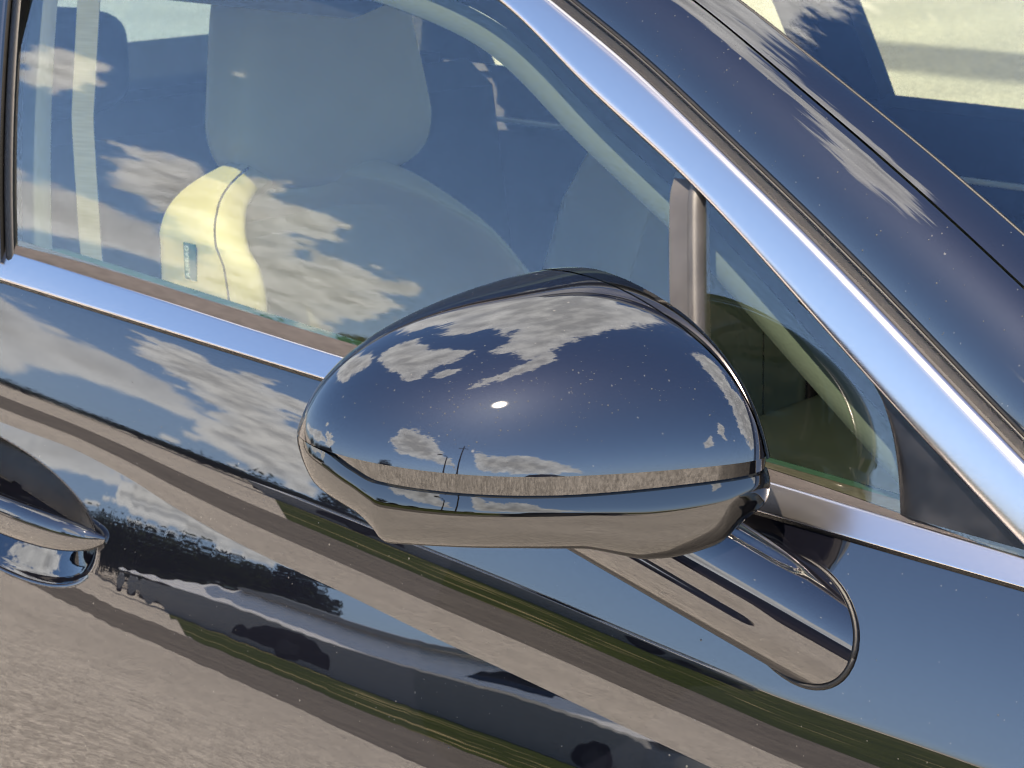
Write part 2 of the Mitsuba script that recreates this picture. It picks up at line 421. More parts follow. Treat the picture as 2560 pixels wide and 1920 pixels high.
# black sheet standing in for shade in the upper half of the hollow
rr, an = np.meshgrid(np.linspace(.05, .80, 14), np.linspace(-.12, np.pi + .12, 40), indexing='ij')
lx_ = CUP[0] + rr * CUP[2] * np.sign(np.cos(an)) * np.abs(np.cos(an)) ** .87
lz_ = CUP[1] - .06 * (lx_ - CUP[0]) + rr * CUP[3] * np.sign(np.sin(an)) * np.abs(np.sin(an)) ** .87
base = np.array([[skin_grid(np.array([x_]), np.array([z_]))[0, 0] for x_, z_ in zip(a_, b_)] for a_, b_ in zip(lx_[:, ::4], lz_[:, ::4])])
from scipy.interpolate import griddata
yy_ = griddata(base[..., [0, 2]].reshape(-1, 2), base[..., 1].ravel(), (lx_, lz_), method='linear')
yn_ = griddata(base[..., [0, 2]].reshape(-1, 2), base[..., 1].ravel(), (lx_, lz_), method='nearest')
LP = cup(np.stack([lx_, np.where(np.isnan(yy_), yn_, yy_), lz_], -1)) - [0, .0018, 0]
obj('car__front_door__recess_shade', sheet(LP, [0, 1, 0], .0012), 'mat_rubber', 60)

# door handle: a bowed bar over the hollow
hx = np.linspace(-1.0, -.606, 60)
q = (hx - hx[0]) / (hx[-1] - hx[0])
bar = np.stack([hx, -.056 - .024 * np.clip(1 - np.abs(2 * q - 1) ** 3.5, 0, 1) ** .6, .781 + .01 * (hx + .74)], 1)
ang = np.linspace(0, 2 * np.pi, 33)[:-1]
sup = lambda c, e: np.sign(c) * np.abs(c) ** e
grow = np.clip(1 - np.abs(2 * q - 1) ** 5, .02, 1) ** .5
ring = bar[:, None] + np.stack([0 * ang[None] * q[:, None], grow[:, None] * .013 * sup(np.cos(ang), .8)[None], grow[:, None] * .0185 * sup(np.sin(ang), .9)[None]], -1)
obj('car__front_door__door_handle', loft(ring), 'mat_paint', 50)

# ---------------------------------------------------------------- chrome, seals, glass
BELT_X = [-.95, -.834, -.352, .076, .252, .36]
belt_top = PI(BELT_X, [1.0035, 1.002, .990, .984, .980, .979])
belt_low = PI(BELT_X, [.9745, .974, .971, .9655, .965, .9645])


def bevel(stops, n=40):
    """A moulding's cross-section: unit width, from angles (degrees) by which it turns from the face at each stop."""
    qq = np.linspace(0, 1, n)
    a = np.radians(np.interp(qq, [s[0] for s in stops], [s[1] for s in stops]))
    t = np.r_[0, np.cumsum((np.cos(a)[1:] + np.cos(a)[:-1]) / 2)]
    h = np.r_[0, -np.cumsum((np.sin(a)[1:] + np.sin(a)[:-1]) / 2)]
    return np.stack([t / t[-1], h / t[-1]], 1)


def moulding(low, up, N, prof, depth=.006):
    """A strip between two edges with that cross-section, closed behind."""
    W = up - low
    w = np.linalg.norm(W, axis=1)[:, None, None]
    face = low[:, None] + W[:, None] * prof[None, :, :1] + N[:, None] * w * prof[None, :, 1:]
    back = np.stack([up - N * depth, low - N * depth], 1)
    return loft(np.concatenate([face, back], 1))


bx = np.linspace(-.93, .30, 120)
N = unit(np.stack([.04 * (bx + .2), -np.ones_like(bx) * .985, np.full_like(bx, .17)], 1))
base_y = plan(bx) - .001
low = np.stack([bx, base_y - .0075, belt_low(bx)], 1)
up = np.stack([bx, base_y - .0005, belt_top(bx)], 1)
obj('car__front_door__belt_trim', moulding(low, up, N, bevel([(0, -60), (.05, -10), (.10, 13), (.5, 15), (.86, 17), (.90, 32), (.94, 50), (1, 85)])), 'mat_chrome', 60)
# dark seal under the chrome and grey lip above it
obj('car__front_door__belt_seal', moulding(low + [0, .0035, -.0045], low + [0, .0025, .001], N, bevel([(0, -40), (1, 40)], 8), .004), 'mat_rubber', 50)
ledge = np.linspace(0, 1, 10)
lx = np.linspace(-.905, .249, 90)
lb, lt = np.stack([lx, plan(lx) + .0035, belt_top(lx) - .004], 1), np.stack([lx, plan(lx) + .0135, belt_top(lx) + .0085], 1)
lipN = unit(np.stack([0 * lx, -np.ones_like(lx), np.full_like(lx, .9)], 1))
obj('car__front_door__weatherstrip', moulding(lb, lt, lipN, bevel([(0, -35), (.3, -5), (.75, 8), (1, 70)], 20), .006), 'mat_felt', 50)

# the chrome that follows the pillar: lower and upper edge
LOW = np.array([[-1.75, 1.205], [-1.2, 1.300], [-.80, 1.3235], [-.52, 1.3165], [-.38, 1.2985], [-.2641, 1.2686], [-.1637, 1.2192], [-.0579, 1.1688], [.0576, 1.1042], [.1365, 1.0568], [.2019, 1.0179], [.2446, .9931], [.275, .976]])
UP = np.array([[-1.75, 1.235], [-1.2, 1.330], [-.78, 1.3535], [-.49, 1.345], [-.335, 1.3185], [-.2142, 1.2720], [-.1255, 1.2337], [-.0347, 1.1888], [.0517, 1.1440], [.1273, 1.1020], [.1938, 1.0632], [.2433, 1.0343], [.285, 1.0095]])


def on_glass(xz, inset):
    return np.stack([xz[:, 0], glass_y(xz[:, 1], inset), xz[:, 1]], 1)


NP = 160
lo2, up2 = spline(LOW, NP), spline(UP, NP)
lo3, up3 = on_glass(lo2, -.001), on_glass(up2, .001)
gn = unit(np.stack([0 * lo2[:, 0], -np.ones(NP), glass_slope((lo2[:, 1] + up2[:, 1]) / 2)], 1))
obj('car__front_door__window_trim', moulding(lo3, up3, gn, bevel([(0, -75), (.04, -45), (.09, -14), (.2, -6), (.60, -2), (.80, 2), (.86, 24), (.93, 40), (1, 70)])), 'mat_chrome', 60)
along = unit(np.gradient((lo3 + up3) / 2, axis=0))
across = unit(np.cross(gn, along))
across *= np.sign((across * (up3 - lo3)).sum(1))[:, None]
# dark channel with a thin lip beside the chrome
e0 = up3 - gn * .002 + across * .0005
obj('car__windscreen_pillar__door_seal', moulding(e0 - across * .002 - gn * .003, e0 + across * .0125 - gn * .0045, gn, bevel([(0, 0), (1, 0)], 4), .004), 'mat_rubber', 50)
obj('car__windscreen_pillar__seal_lip', tube(e0 + across * .0066 - gn * .0026, .0014, 12), 'mat_rubber', True)
inner = on_glass(lo2, .006)
obj('car__front_door__window_channel', moulding(inner - across * .0042, inner + across * .003, gn, bevel([(0, -70), (.4, 0), (1, 20)], 12), .006), 'mat_rubber', 50)

# painted pillar: rolls inwards from the door seal to the windscreen
I0 = int(np.searchsorted(up3[:, 0], -.30))
st = slice(I0, NP)
e2 = (e0 + across * .0108 - gn * .0022)[st]
ac, gg = across[st], gn[st]


def roll(start, width, a0, a1, n=36):
    s = np.linspace(0, 1, n)
    a = np.radians(a0 + (a1 - a0) * s)
    t = np.r_[0, np.cumsum((np.cos(a)[1:] + np.cos(a)[:-1]) / 2)] / (n - 1)
    h = -np.r_[0, np.cumsum((np.sin(a)[1:] + np.sin(a)[:-1]) / 2)] / (n - 1)
    w = np.asarray(width)[:, None, None]
    return start[:, None] + ac[:, None] * t[None, :, None] * w + gg[:, None] * h[None, :, None] * w


W1 = np.linspace(.050, .064, len(e2))
P1 = roll(e2, W1, -6, 47, 50)
obj('car__windscreen_pillar', sheet(P1, None, -.003), 'mat_paint', 40)
e3 = P1[:, -1] + ac * .0012 - gg * .0016
P2 = roll(e3, W1 * .46, 40, 58, 24)
obj('car__windscreen_pillar__pillar_cover', sheet(P2, None, -.003), 'mat_paint', 40)
e4 = P2[:, -1]
obj('car__windscreen_pillar__pillar_gap', sheet(np.stack([P1[:, -1] - gg * .003, e3 + ac * .0006 - gg * .003], 1), None, -.001), 'mat_rubber', 50)

# windscreen, spanning to the other pillar (the car is symmetric about y = MID)
MID = .785
mirrored = lambda P: P * [1, -1, 1] + [0, 2 * MID, 0]
s = np.linspace(0, 1, 60)
ws_edge = e4 + ac * .001 - gg * .0035
W = ws_edge[:, None] * (1 - s)[None, :, None] + mirrored(ws_edge)[:, None] * s[None, :, None]
bow = (4 * s * (1 - s)) ** .85
W = W + bow[None, :, None] * np.array([.105, 0, .055])
obj('car__windscreen', (W.reshape(-1, 3), grid_faces(*W.shape[:2])), 'mat_glass', True)
lipw = ws_edge
obj('car__windscreen__edge_seal', tube(lipw + gg * .0022 - ac * .001, .0016, 8), 'mat_rubber', 50)

# side panes
def pane(corners, inset, n=24):
    """A curved sheet of glass: corners rear-bottom, front-bottom, front-top, rear-top as (x, z)."""
    a, b, c, d = np.array(corners, float)
    u, v = np.meshgrid(np.linspace(0, 1, n), np.linspace(0, 1, n), indexing='ij')
    xz = (a * ((1 - u) * (1 - v))[..., None] + b * (u * (1 - v))[..., None] + c * (u * v)[..., None] + d * ((1 - u) * v)[..., None])
    return np.stack([xz[..., 0], glass_y(xz[..., 1], inset), xz[..., 1]], -1)


def pane_under(x0, x1, inset, n=70, m=30, post=None):
    """Glass from the belt up to the trim between two x."""
    o = np.argsort(lo2[:, 0])
    top = lambda x: np.interp(x, lo2[o, 0], lo2[o, 1]) + .003
    xs = np.linspace(x0, x1, n)
    v = np.linspace(0, 1, m)
    zb = .965
    X = xs[:, None] + 0 * v[None]
    if post is not None:           # the edge along the leaning post
        f = np.clip((xs - x0) / (x1 - x0), 0, 1)[:, None] if post > 0 else np.clip((x1 - xs) / (x1 - x0), 0, 1)[:, None]
        for _ in range(3):
            Z = zb + (top(X) - zb) * v[None]
            X = xs[:, None] + f * (-.292 * (Z - 1.0))
    Z = zb + (top(X) - zb) * v[None]
    return np.stack([X, glass_y(Z, inset), Z], -1)


POST_X = -.0075          # the divider post's middle at the belt; it leans rearwards going up
g = pane_under(-.885, POST_X + .004, .010, post=1)
obj('car__front_door__window_pane', (g.reshape(-1, 3), grid_faces(*g.shape[:2])), 'mat_glass', True)
g = pane_under(POST_X + .006, .262, .0085, post=-1)
obj('car__front_door__quarter_pane', (g.reshape(-1, 3), grid_faces(*g.shape[:2])), 'mat_glass', True)
pz = np.linspace(.985, 1.164, 30)
pc = np.stack([POST_X - .292 * (pz - 1.0) + .0015, glass_y(pz, .0072 + .006 * np.clip((pz - 1.15) / .014, 0, 1)), pz], 1)
pN = unit(np.stack([0 * pz, -np.ones_like(pz), glass_slope(pz)], 1))
ex = np.tile([1.0, 0, 0], (30, 1))
sec = [(-.0148, -.008), (-.0148, .0006), (-.0135, .0016), (.0012, .0016), (.0030, .0030), (.0058, .0056), (.0088, .0064), (.0115, .0054), (.0135, .0025), (.0142, -.001), (.0142, -.008)]
obj('car__front_door__divider_post', sweep(pc, ex, pN, sec), 'mat_post', 40)

# black plastic corner behind the mirror, its rear edge a long curve
cz = np.linspace(.984, 1.098, 40)
c0 = PI([.975, .9954, 1.0208, 1.0496, 1.0739, 1.0891, 1.11], [.164, .1589, .1503, .1333, .1033, .0748, .03])(cz)
o_ = np.argsort(lo2[:, 1])
front = lo2[lo2[:, 0] > -.1]
c1 = np.interp(cz, front[::-1, 1], front[::-1, 0]) + .003
c1 = np.maximum(c1, c0 + .002)
cw = np.linspace(0, 1, 16)
CT = np.stack([c0[:, None] + (c1 - c0)[:, None] * cw, glass_y(cz, .0062)[:, None] + .0018 * (1 - np.clip(cw / .12, 0, 1)) ** 2, cz[:, None] + 0 * cw], -1)
obj('car__front_door__corner_trim', sheet(CT, [0, 1, 0], .0018), 'mat_corner', 60)

# centre pillar: black gloss cover, seal, painted edge of the rear door frame
pz = np.linspace(.99, 1.315, 40)
lean = lambda z: -.829 - .318 * (z - .998)


def pillar_strip(key, x0, x1, inset, thick, mat, prof=((-.0, 0),)):
    c = np.stack([lean(pz), glass_y(pz, inset), pz], 1)
    n = unit(np.stack([0 * pz, -np.ones_like(pz), glass_slope(pz)], 1))
    w = (x1 - x0) / 2
    sec = [(x0, -thick), (x0, -.0015), (x0 + .002, 0), ((x0 + x1) / 2, .0006), (x1 - .002, 0), (x1, -.0015), (x1, -thick)]
    obj(key, sweep(c, np.tile([1.0, 0, 0], (40, 1)), n, sec), mat, 40)


pillar_strip('car__centre_pillar', -.125, -.0135, .001, .012, 'mat_gloss_black')
pillar_strip('car__centre_pillar__pillar_seal', -.0125, .0015, .006, .012, 'mat_rubber')
pillar_strip('car__centre_pillar__pillar_edge', -.021, -.0145, .0002, .004, 'mat_paint')
g = pane_under(-1.62, -.965, .010)
obj('car__rear_door__rear_pane', (g.reshape(-1, 3), grid_faces(*g.shape[:2])), 'mat_glass', True)

# roof, hood, the other side, floor: what closes the body round the cabin
rail = (e0 + across * .0108 - gn * .0022)[:I0 + 1]
s = np.linspace(0, 1, 40)
R = rail[:, None] * (1 - s)[None, :, None] + mirrored(rail)[:, None] * s[None, :, None]
R[..., 2] += (.105 * (4 * s * (1 - s)) ** .7)[None] * np.clip((rail[:, 0] + 1.95) / .4, 0, 1)[:, None]
obj('car__roof', sheet(R[:, :], [0, 0, -1], .03), 'mat_paint', 40)
obj('car__roof__headliner', sheet(R[2:-2, 1:-1] - [0, 0, .036], [0, 0, -1], .01), 'mat_headliner', 40)
hood = skin_grid(np.linspace(.45, 1.25, 30), np.array([.975]))[:, 0]
H = hood[:, None] * (1 - s)[None, :, None] + mirrored(hood)[:, None] * s[None, :, None]
H[..., 2] += .07 * np.sin(np.pi * s)[None] ** .5 - .05 * ((H[..., 0] - .45) / .8) ** 2
s60 = np.linspace(0, 1, 60)
front_row = np.stack([np.interp(s60, s, H[0, :, k]) for k in range(3)], 1)
q = np.linspace(0, 1, 8)[:, None, None]
base_row = np.vstack([skin_grid(np.array([.287]), np.array([.9755]))[0], P1[-1], P2[-1], W[-1, :1] - [0, 0, .004]])
tip = front_row[0] - [0, 0, .0015]
tt = np.linspace(0, 1, 12)[:, None, None]
obj('car__front_fender__pillar_base', sheet(base_row[None] * (1 - tt) + tip * tt, None, -.003), 'mat_paint', 50)
obj('car__cowl', sheet(W[-1][None] * (1 - q) + front_row[None] * q - [0, 0, .004], [0, 0, -1], .006), 'mat_rubber', 40)
obj('car__hood', sheet(H, [0, 0, -1], .004), 'mat_paint', 40)
deck = np.stack([np.linspace(-2.3, -1.75, 12), plan(np.linspace(-2.3, -1.75, 12)), np.linspace(.96, .975, 12)], 1)
D = deck[:, None] * (1 - s)[None, :, None] + mirrored(deck)[:, None] * s[None, :, None]
obj('car__boot_lid', sheet(D, [0, 0, -1], .004), 'mat_paint', 40)
back_top, back_low = R[0], D[-1]
BW = back_low[None] * (1 - np.linspace(0, 1, 12))[:, None, None] + back_top[None] * np.linspace(0, 1, 12)[:, None, None]
obj('car__rear_window', (BW.reshape(-1, 3), grid_faces(*BW.shape[:2])), 'mat_glass_dark', True)
far = mirrored(skin_grid(np.linspace(-2.3, 1.25, 60), np.linspace(.27, .975, 60)))
obj('car__far_side', sheet(far, [0, -1, 0], .004), 'mat_paint', 40)
obj('car__floor', box((3.6, 1.45, .05), (-.5, MID, .28)), 'mat_trim_dark', False)
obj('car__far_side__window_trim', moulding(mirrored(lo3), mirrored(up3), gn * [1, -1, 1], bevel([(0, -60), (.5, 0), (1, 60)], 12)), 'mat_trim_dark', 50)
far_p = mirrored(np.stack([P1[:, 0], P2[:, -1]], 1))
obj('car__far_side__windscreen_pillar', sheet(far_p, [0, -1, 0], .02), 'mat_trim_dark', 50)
for x0, x1, key in ((-1.72, -1.0, 'rear_pane'), (-.86, .26, 'window_pane')):
    g = mirrored(pane_under(x0, x1, .010))
    obj('car__far_side__' + key, (g.reshape(-1, 3), grid_faces(*g.shape[:2])), 'mat_glass', True)
fz = np.linspace(.97, 1.32, 20)
fb = np.stack([lean(fz) - .055, 2 * MID - glass_y(fz, .012), fz], 1)
obj('car__far_side__centre_pillar', sweep(fb, np.tile([1.0, 0, 0], (20, 1)), np.tile([0, 1.0, 0], (20, 1)), [(-.075, -.03), (-.075, .012), (.06, .012), (.06, -.03)]), 'mat_trim_dark', 40)

for flip in (0, 1):
    zc = np.linspace(.965, 1.215, 12)
    cp = np.array([[[-1.665 - .39 * (z - .965) - (1 - k) * .45, glass_y(z, .004), z] for z in zc] for k in (0, .5, 1)])
    cp = cp[::-1]
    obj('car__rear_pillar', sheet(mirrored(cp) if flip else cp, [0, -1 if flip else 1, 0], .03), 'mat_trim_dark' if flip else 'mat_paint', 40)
obj('car__rear_seat__parcel_shelf', box((.55, 1.36, .02), (-1.98, MID, .985)), 'mat_trim_dark', False)

# ---------------------------------------------------------------- cabin
ix = np.linspace(-1.0, .262, 30)
inner_top = np.stack([np.stack([ix, plan(ix) + .019, belt_top(ix) - .006], 1), np.stack([ix, plan(ix) + .034, belt_top(ix) - .004], 1),
                      np.stack([ix, plan(ix) + .075, belt_top(ix) - .014], 1), np.stack([ix, plan(ix) + .095, belt_top(ix) - .03], 1), np.stack([ix, plan(ix) + .100, belt_top(ix) - .10], 1)], 1)
obj('car__front_door__inner_panel', sheet(inner_top, [0, .4, -.9], .006), 'mat_door_top', 40)
fin = mirrored(np.stack([np.stack([ix, 0 * ix + .02, 0 * ix + .995], 1), np.stack([ix, 0 * ix + .07, 0 * ix + .985], 1), np.stack([ix, 0 * ix + .09, 0 * ix + .90], 1), np.stack([ix, 0 * ix + .09, 0 * ix + .40], 1)], 1))
obj('car__far_side__inner_panel', sheet(fin, [0, 1, 0], .006), 'mat_trim_dark', 40)
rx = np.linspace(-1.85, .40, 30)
obj('car__far_side__door_highlight', tube(np.stack([rx, 0 * rx + 2 * MID - .096,   .902 + .008 * rx], 1), .0045, 10), 'mat_door_highlight', 50)  # pale tube standing in for the highlight along the far door top
# the window frame's inner lining behind the pane
li = on_glass(lo2, .042)
obj('car__front_door__frame_backing', moulding(li - across * .034, li + across * .030, gn, bevel([(0, 0), (1, 0)], 6), .006), 'mat_trim_dark', 50)
obj('car__front_door__frame_lining', moulding(li - across * .058, li - across * .0345, gn, bevel([(0, -40), (.4, -5), (1, 30)], 12), .006), 'mat_trim_light', 50)
sel = lo3[:, 0] < -.36
k_ = np.clip((-.36 - lo3[sel, 0]) / .12, 0, 1)[:, None]
down = np.stack([lo3[sel, 0], np.full(sel.sum(), .142), np.full(sel.sum(), 1.236)], 1) * k_ + (li - across * .034)[sel] * (1 - k_)
obj('car__roof__sun_blocker', sheet(np.stack([(li + across * .02)[sel], down], 1), [0, .5, .3], .006), 'mat_trim_dark', 40)  # unseen lining added to keep the sun off the headrest
obj('car__dashboard', loft(np.array([[[x, y, z] for x, z in ((.30, .50), (.22, .80), (.26, .93), (.36, .965), (.62, .955), (.62, .50))] for y in np.linspace(.10, 1.47, 12)])), 'mat_trim_dark', 40)


def cushion(c, hw, ht, zs, pw, bolster=None, n=144, e=.62, dip=0.0, hollow=0.0):
    """A padded form from sections: centre (x, y), half width (y), half thickness (x) at each height of zs."""
    a = np.linspace(0, 2 * np.pi, n, endpoint=False)
    R = []
    bolster = 0 * np.asarray(zs) if bolster is None else bolster
    for (cx, cy), w, t, z, bo in zip(c, hw, ht, zs, bolster):
        yy, xx = w * sup(np.cos(a), pw), t * sup(np.sin(a), e)
        front = np.clip(np.sin(a), 0, 1)
        xx = xx + bo * front ** .35 * np.exp(-(np.maximum(.87 - np.abs(yy / w), 0) / .13) ** 2)
        xx = xx - hollow * np.clip((1.09 - z) / .08, .25, 1) * front * np.clip(1 - (np.abs(yy / w) / .80) ** 4, 0, 1)
        R.append(np.stack([cx + xx, cy + yy, z - dip * np.clip((z - .97) / .10, 0, 1) * np.clip(1.25 * (1 - np.abs(yy / w) ** 4), 0, 1)], 1))
    return loft(np.array(R))


def seat(key, near, side, dx):
    """near: y of the outboard flank; side: +1 if the seat extends towards +y from it."""
    zz = np.r_[np.linspace(.42, .98, 50), np.linspace(.985, 1.068, 40)]
    k = np.clip((zz - .985) / .083, 0, 1)
    inn = np.interp(zz, [.4, .72, .80, .90, 1.0, 1.05, 1.07], [.52, .52, .505, .455, .355, .30, .28])
    out_ = np.interp(zz, [.4, .9, 1.0, 1.07], [.0, .004, .012, .04])
    out_ = out_ + .10 * k ** 4
    inn = inn - .06 * k ** 4
    cy = near + side * (inn + out_) / 2
    hw = (inn - out_) / 2
    ht = .046 - .026 * k ** 4
    cx = -.775 + dx - .05 * (zz - .95) - .010 * k
    crest = np.interp(zz, [.4, .90, .95, .98, 1.03, 1.06, 1.07], [.05, .085, .088, .078, .042, .006, 0])
    hwmesh = cushion(np.stack([cx, cy], 1), hw, ht, zz, .48, crest, dip=.034, hollow=.055)
    obj(key, hwmesh, 'mat_leather', 60)
    rows = np.array(hwmesh.vertices)[:144 * len(zz)].reshape(len(zz), 144, 3)
    at = 64 if side > 0 else 8
    seam_ = rows[4:-3, at]
    obj(key + '__seam', tube(seam_ + np.array([.0002, -side * .0004, 0]), .0011, 6), 'mat_stitch', 60)
    obj(key + '__seam', tube(rows[4:-8, 48 if side > 0 else 24] + [.0004, 0, 0], .0009, 6), 'mat_stitch', 60)
    hy = near + side * .242
    hz = np.linspace(1.019, 1.276, 46)
    k = (hz - 1.1475) / .129
    hw = (.142 - .034 * np.clip((hz - 1.09) / .17, 0, 1)) * np.clip(1 - np.abs(k) ** 7, .02, 1) ** .5
    ht = .056 * np.clip(1 - np.abs(k) ** 4, .02, 1) ** .5
    obj(key + '__headrest', cushion(np.stack([-.812 + dx - .10 * (hz - 1.15), 0 * hz + hy], 1), hw, ht, hz, .62), 'mat_leather', 60)
    for dy in (-.05, .05):
        obj(key + '__headrest_rod', tube([(-.82 + dx, hy + dy, .98), (-.825 + dx, hy + dy, 1.06)], .006), 'mat_chrome', 60)
    obj(key + '__cushion', box((.50, .50, .16), (-.40 + dx, near + side * .26, .50), .05), 'mat_leather', 50)
    return rows


near_rows = seat('car__passenger_seat', .148, 1, 0.0)
seat('car__driver_seat', 2 * MID - .17, -1, -.16)
rb = np.linspace(.10, 2 * MID - .10, 30)
obj('car__rear_seat', loft(np.array([[[x, y, z] for x, z in ((-1.50, .45), (-1.58, .95), (-1.64, .99), (-1.72, .97), (-1.70, .45))] for y in rb])), 'mat_trim_dark', 40)
for y in (.585, 1.06):
    hz = np.linspace(.98, 1.142, 24)
    k = (hz - 1.061) / .081
    obj('car__rear_seat__headrest', cushion(np.stack([0 * hz - 1.62, 0 * hz + y], 1), .13 * np.clip(1 - np.abs(k) ** 5, .02, 1) ** .5, .05 * np.clip(1 - np.abs(k) ** 4, .02, 1) ** .5, hz, .62), 'mat_trim_dark', 60)
# seat belt hanging at the centre pillar, and the pillar's lining
bz = np.linspace(.70, 1.31, 40)
bc = np.stack([np.interp(bz, [.7, .998, 1.118, 1.235, 1.27], [-.815, -.829, -.829, -.806, -.797]), .1 + 0 * bz, bz], 1)
obj('car__seat_belt', sweep(bc, unit(np.tile([.93, .36, 0], (40, 1))), unit(np.tile([.36, -.93, 0], (40, 1))), [(-.0125, -.0006), (.0125, -.0006), (.0125, .0006), (-.0125, .0006)]), 'mat_webbing', 40)
pl = np.stack([lean(bz) - .03, glass_y(np.maximum(bz, .98), .05), bz], 1)
obj('car__centre_pillar__lining', sweep(pl, np.tile([1.0, 0, 0], (40, 1)), np.tile([0, -1.0, 0], (40, 1)), [(-.10, 0), (-.10, .03), (.0, .03), (.018, .01), (.018, -.01)]), 'mat_trim_light', 40)

# ---------------------------------------------------------------- wing mirror
O = np.array([0, -.16, 1.02])
A1, A2, A3 = np.array([math.cos(math.radians(34)), math.sin(math.radians(34)), 0]), np.array([math.sin(math.radians(34)), -math.cos(math.radians(34)), 0]), np.array([0, 0, 1.0])
SHELL = (0.11845, 0.07055, 0.20269, 0.00474, -0.04893, -0.02476, -0.04835, 0.03464, -0.01314, -0.10119, -0.04377, -0.09197, 0.03688, -0.0031, -0.34108, -0.0104, 0.00605, -0.00478, 0.00798, 0.033, -0.48914, -0.09508, -0.03376, -0.08636, 0.05967)


def shell(S):
    """The mirror cap: a unit sphere stretched and bent into its egg shape."""
    X, Y, Z = S[..., 0], S[..., 1], S[..., 2]
    a, b, c, u0, v0, w0, q1, q2, q3, k1, k2, k3, s1, s2, m1, m2, t1, t2, t3, q4, k4, t4, t5, m3, k5 = SHELL
    u = u0 + a * X + q1 * Z + q2 * Z * Z + q3 * X * X + q4 * X ** 3
    w = w0 + c * Z * (1 + k1 * X + k2 * X * X + k3 * X ** 3 + k4 * Z + k5 * Z * Z) + s1 * X + s2 * X * X
    v = v0 + b * Y * (1 + m1 * X + m2 * Z + m3 * Z * Z) + t1 * X + t2 * X * X + t3 * Z + t4 * Z * Z + t5 * X * Z
    return O + u[..., None] * A1 + v[..., None] * A2 + w[..., None] * A3


ball = trimesh.creation.icosphere(subdivisions=7)
egg = trimesh.Trimesh(shell(np.array(ball.vertices)), ball.faces, process=False)
RIM = -.0475
cut = trimesh.intersections.slice_mesh_plane
cap_mesh = cut(cut(egg, [0, 0, 1], [0, 0, O[2] + .0002]), [0, -1, 0], [0, RIM, 0])
Sd = np.array(ball.vertices)
ta = unit(np.cross(Sd, np.array([.31, .22, .93])))
tb = np.cross(Sd, ta)
h_ = 1e-4
egg_n = unit(np.cross(shell(unit(Sd + h_ * ta)) - shell(unit(Sd - h_ * ta)), shell(unit(Sd + h_ * tb)) - shell(unit(Sd - h_ * tb))))
egg_n *= np.sign((egg_n * (egg.vertices - O - [0, 0, .03])).sum(1))[:, None]
from scipy.spatial import cKDTree
cap_v = np.array(cap_mesh.vertices)
dd, ii = cKDTree(egg.vertices).query(cap_v, k=3)
wt = 1 / np.maximum(dd, 1e-9)
cap_n = unit((egg_n[ii] * wt[..., None]).sum(1))
exact('car__wing_mirror__mirror_cap', cap_v, np.array(cap_mesh.faces), cap_n, 'mat_paint')
core = trimesh.Trimesh(O + [0, 0, .03] + (egg.vertices - O - [0, 0, .03]) * .985, egg.faces, process=False)
core = cut(cut(core, [0, 0, 1], [0, 0, O[2] + .0015]), [0, -1, 0], [0, RIM + .004, 0])
obj('car__wing_mirror__inner_shell', core, 'mat_gloss_black', True)
bez = trimesh.Trimesh(O + [0, 0, .03] + (egg.vertices - O - [0, 0, .03]) * [1.006, 1.0, 1.006], egg.faces, process=False)
bez = cut(cut(cut(bez, [0, 0, 1], [0, 0, O[2] - .001]), [0, 1, 0], [0, RIM + .0012, 0]), [0, -1, 0], [0, -.030, 0])
obj('car__wing_mirror__bezel', bez, 'mat_gloss_black', True)

# the loop of the seam under the cap
AZ = np.linspace(-math.pi, math.pi, 241)[:-1]
a_, b_ = np.full(240, -.6), np.full(240, 1.0)
for _ in range(40):
    mid_ = (a_ + b_) / 2
    P = shell(np.stack([np.cos(mid_) * np.sin(AZ), np.cos(mid_) * np.cos(AZ), np.sin(mid_)], -1))
    below = P[:, 2] < O[2]
    a_, b_ = np.where(below, mid_, a_), np.where(below, b_, mid_)
loop = P.copy()
tang = np.roll(loop, -1, 0) - np.roll(loop, 1, 0)
out = unit(np.stack([tang[:, 1], -tang[:, 0], 0 * AZ], 1))
out *= np.sign((out * (loop - loop.mean(0))).sum(1))[:, None]
drop = PI([-3.15, -2.2, -1.7, -1.45, -1.36, -1.257, -1.152, -1.047, -.942, -.838, -.745, -.690, -.560, -.419, -.314, 0, .209, .314, .419, .524, .628, .733, .838, .942, 1.047, 1.152, 1.257, 1.361, 1.466, 1.9, 3.15],
          [.020, .015, .010, .009, .012, .0195, .0280, .0318, .0343, .0378, .0462, .0540, .0522, .0506, .0497, .0482, .0489, .0496, .0527, .0568, .0601, .0606, .0594, .0573, .054, .0451, .039, .036, .034, .030, .020])
strip_h = PI([-3.15, -1.25, -1.05, -.86, -.72, -.5, .2, .9, 1.4, 3.15], [.0006, .0006, .0012, .0085, .0134, .0139, .0138, .0118, .0106, .008])
H_, D_ = strip_h(AZ)[:, None], drop(AZ)[:, None]
q = np.linspace(0, 1, 14)
strip = np.stack([loop - out * (.0010 + .0016 * k) - A3 * (H_ * k) for k in q])
strip[:, :, 1] = np.minimum(strip[:, :, 1], -.034)
obj('car__wing_mirror__accent_strip', loft(strip, False), 'mat_strip', 60)
rows = [loop - out * .0030 - A3 * H_, loop - out * .0005 - A3 * H_ * 1.0]
lip = np.minimum(.010, D_ * .22)
n_sec = 40
tl = np.interp(np.linspace(0, 1, n_sec), [0, .16, .22, .30, .55, .75, .88, 1], [19.5, 16.5, 11, 3, -6, -22, -50, -84])
pos, z = -.0005 * np.ones_like(H_), -H_ * 1.0
fall = np.maximum(D_ - H_, .004)
dz = np.cos(np.radians(np.minimum(np.abs(tl), 84)))
ds = fall / dz.sum()
for t in tl:
    pos = pos + ds * np.sin(np.radians(t))
    z = z - ds * np.cos(np.radians(t))
    rows.append(loop + out * pos + A3 * z)
end = rows[-1]
ctr = loop.mean(0) - [0, 0, .052]
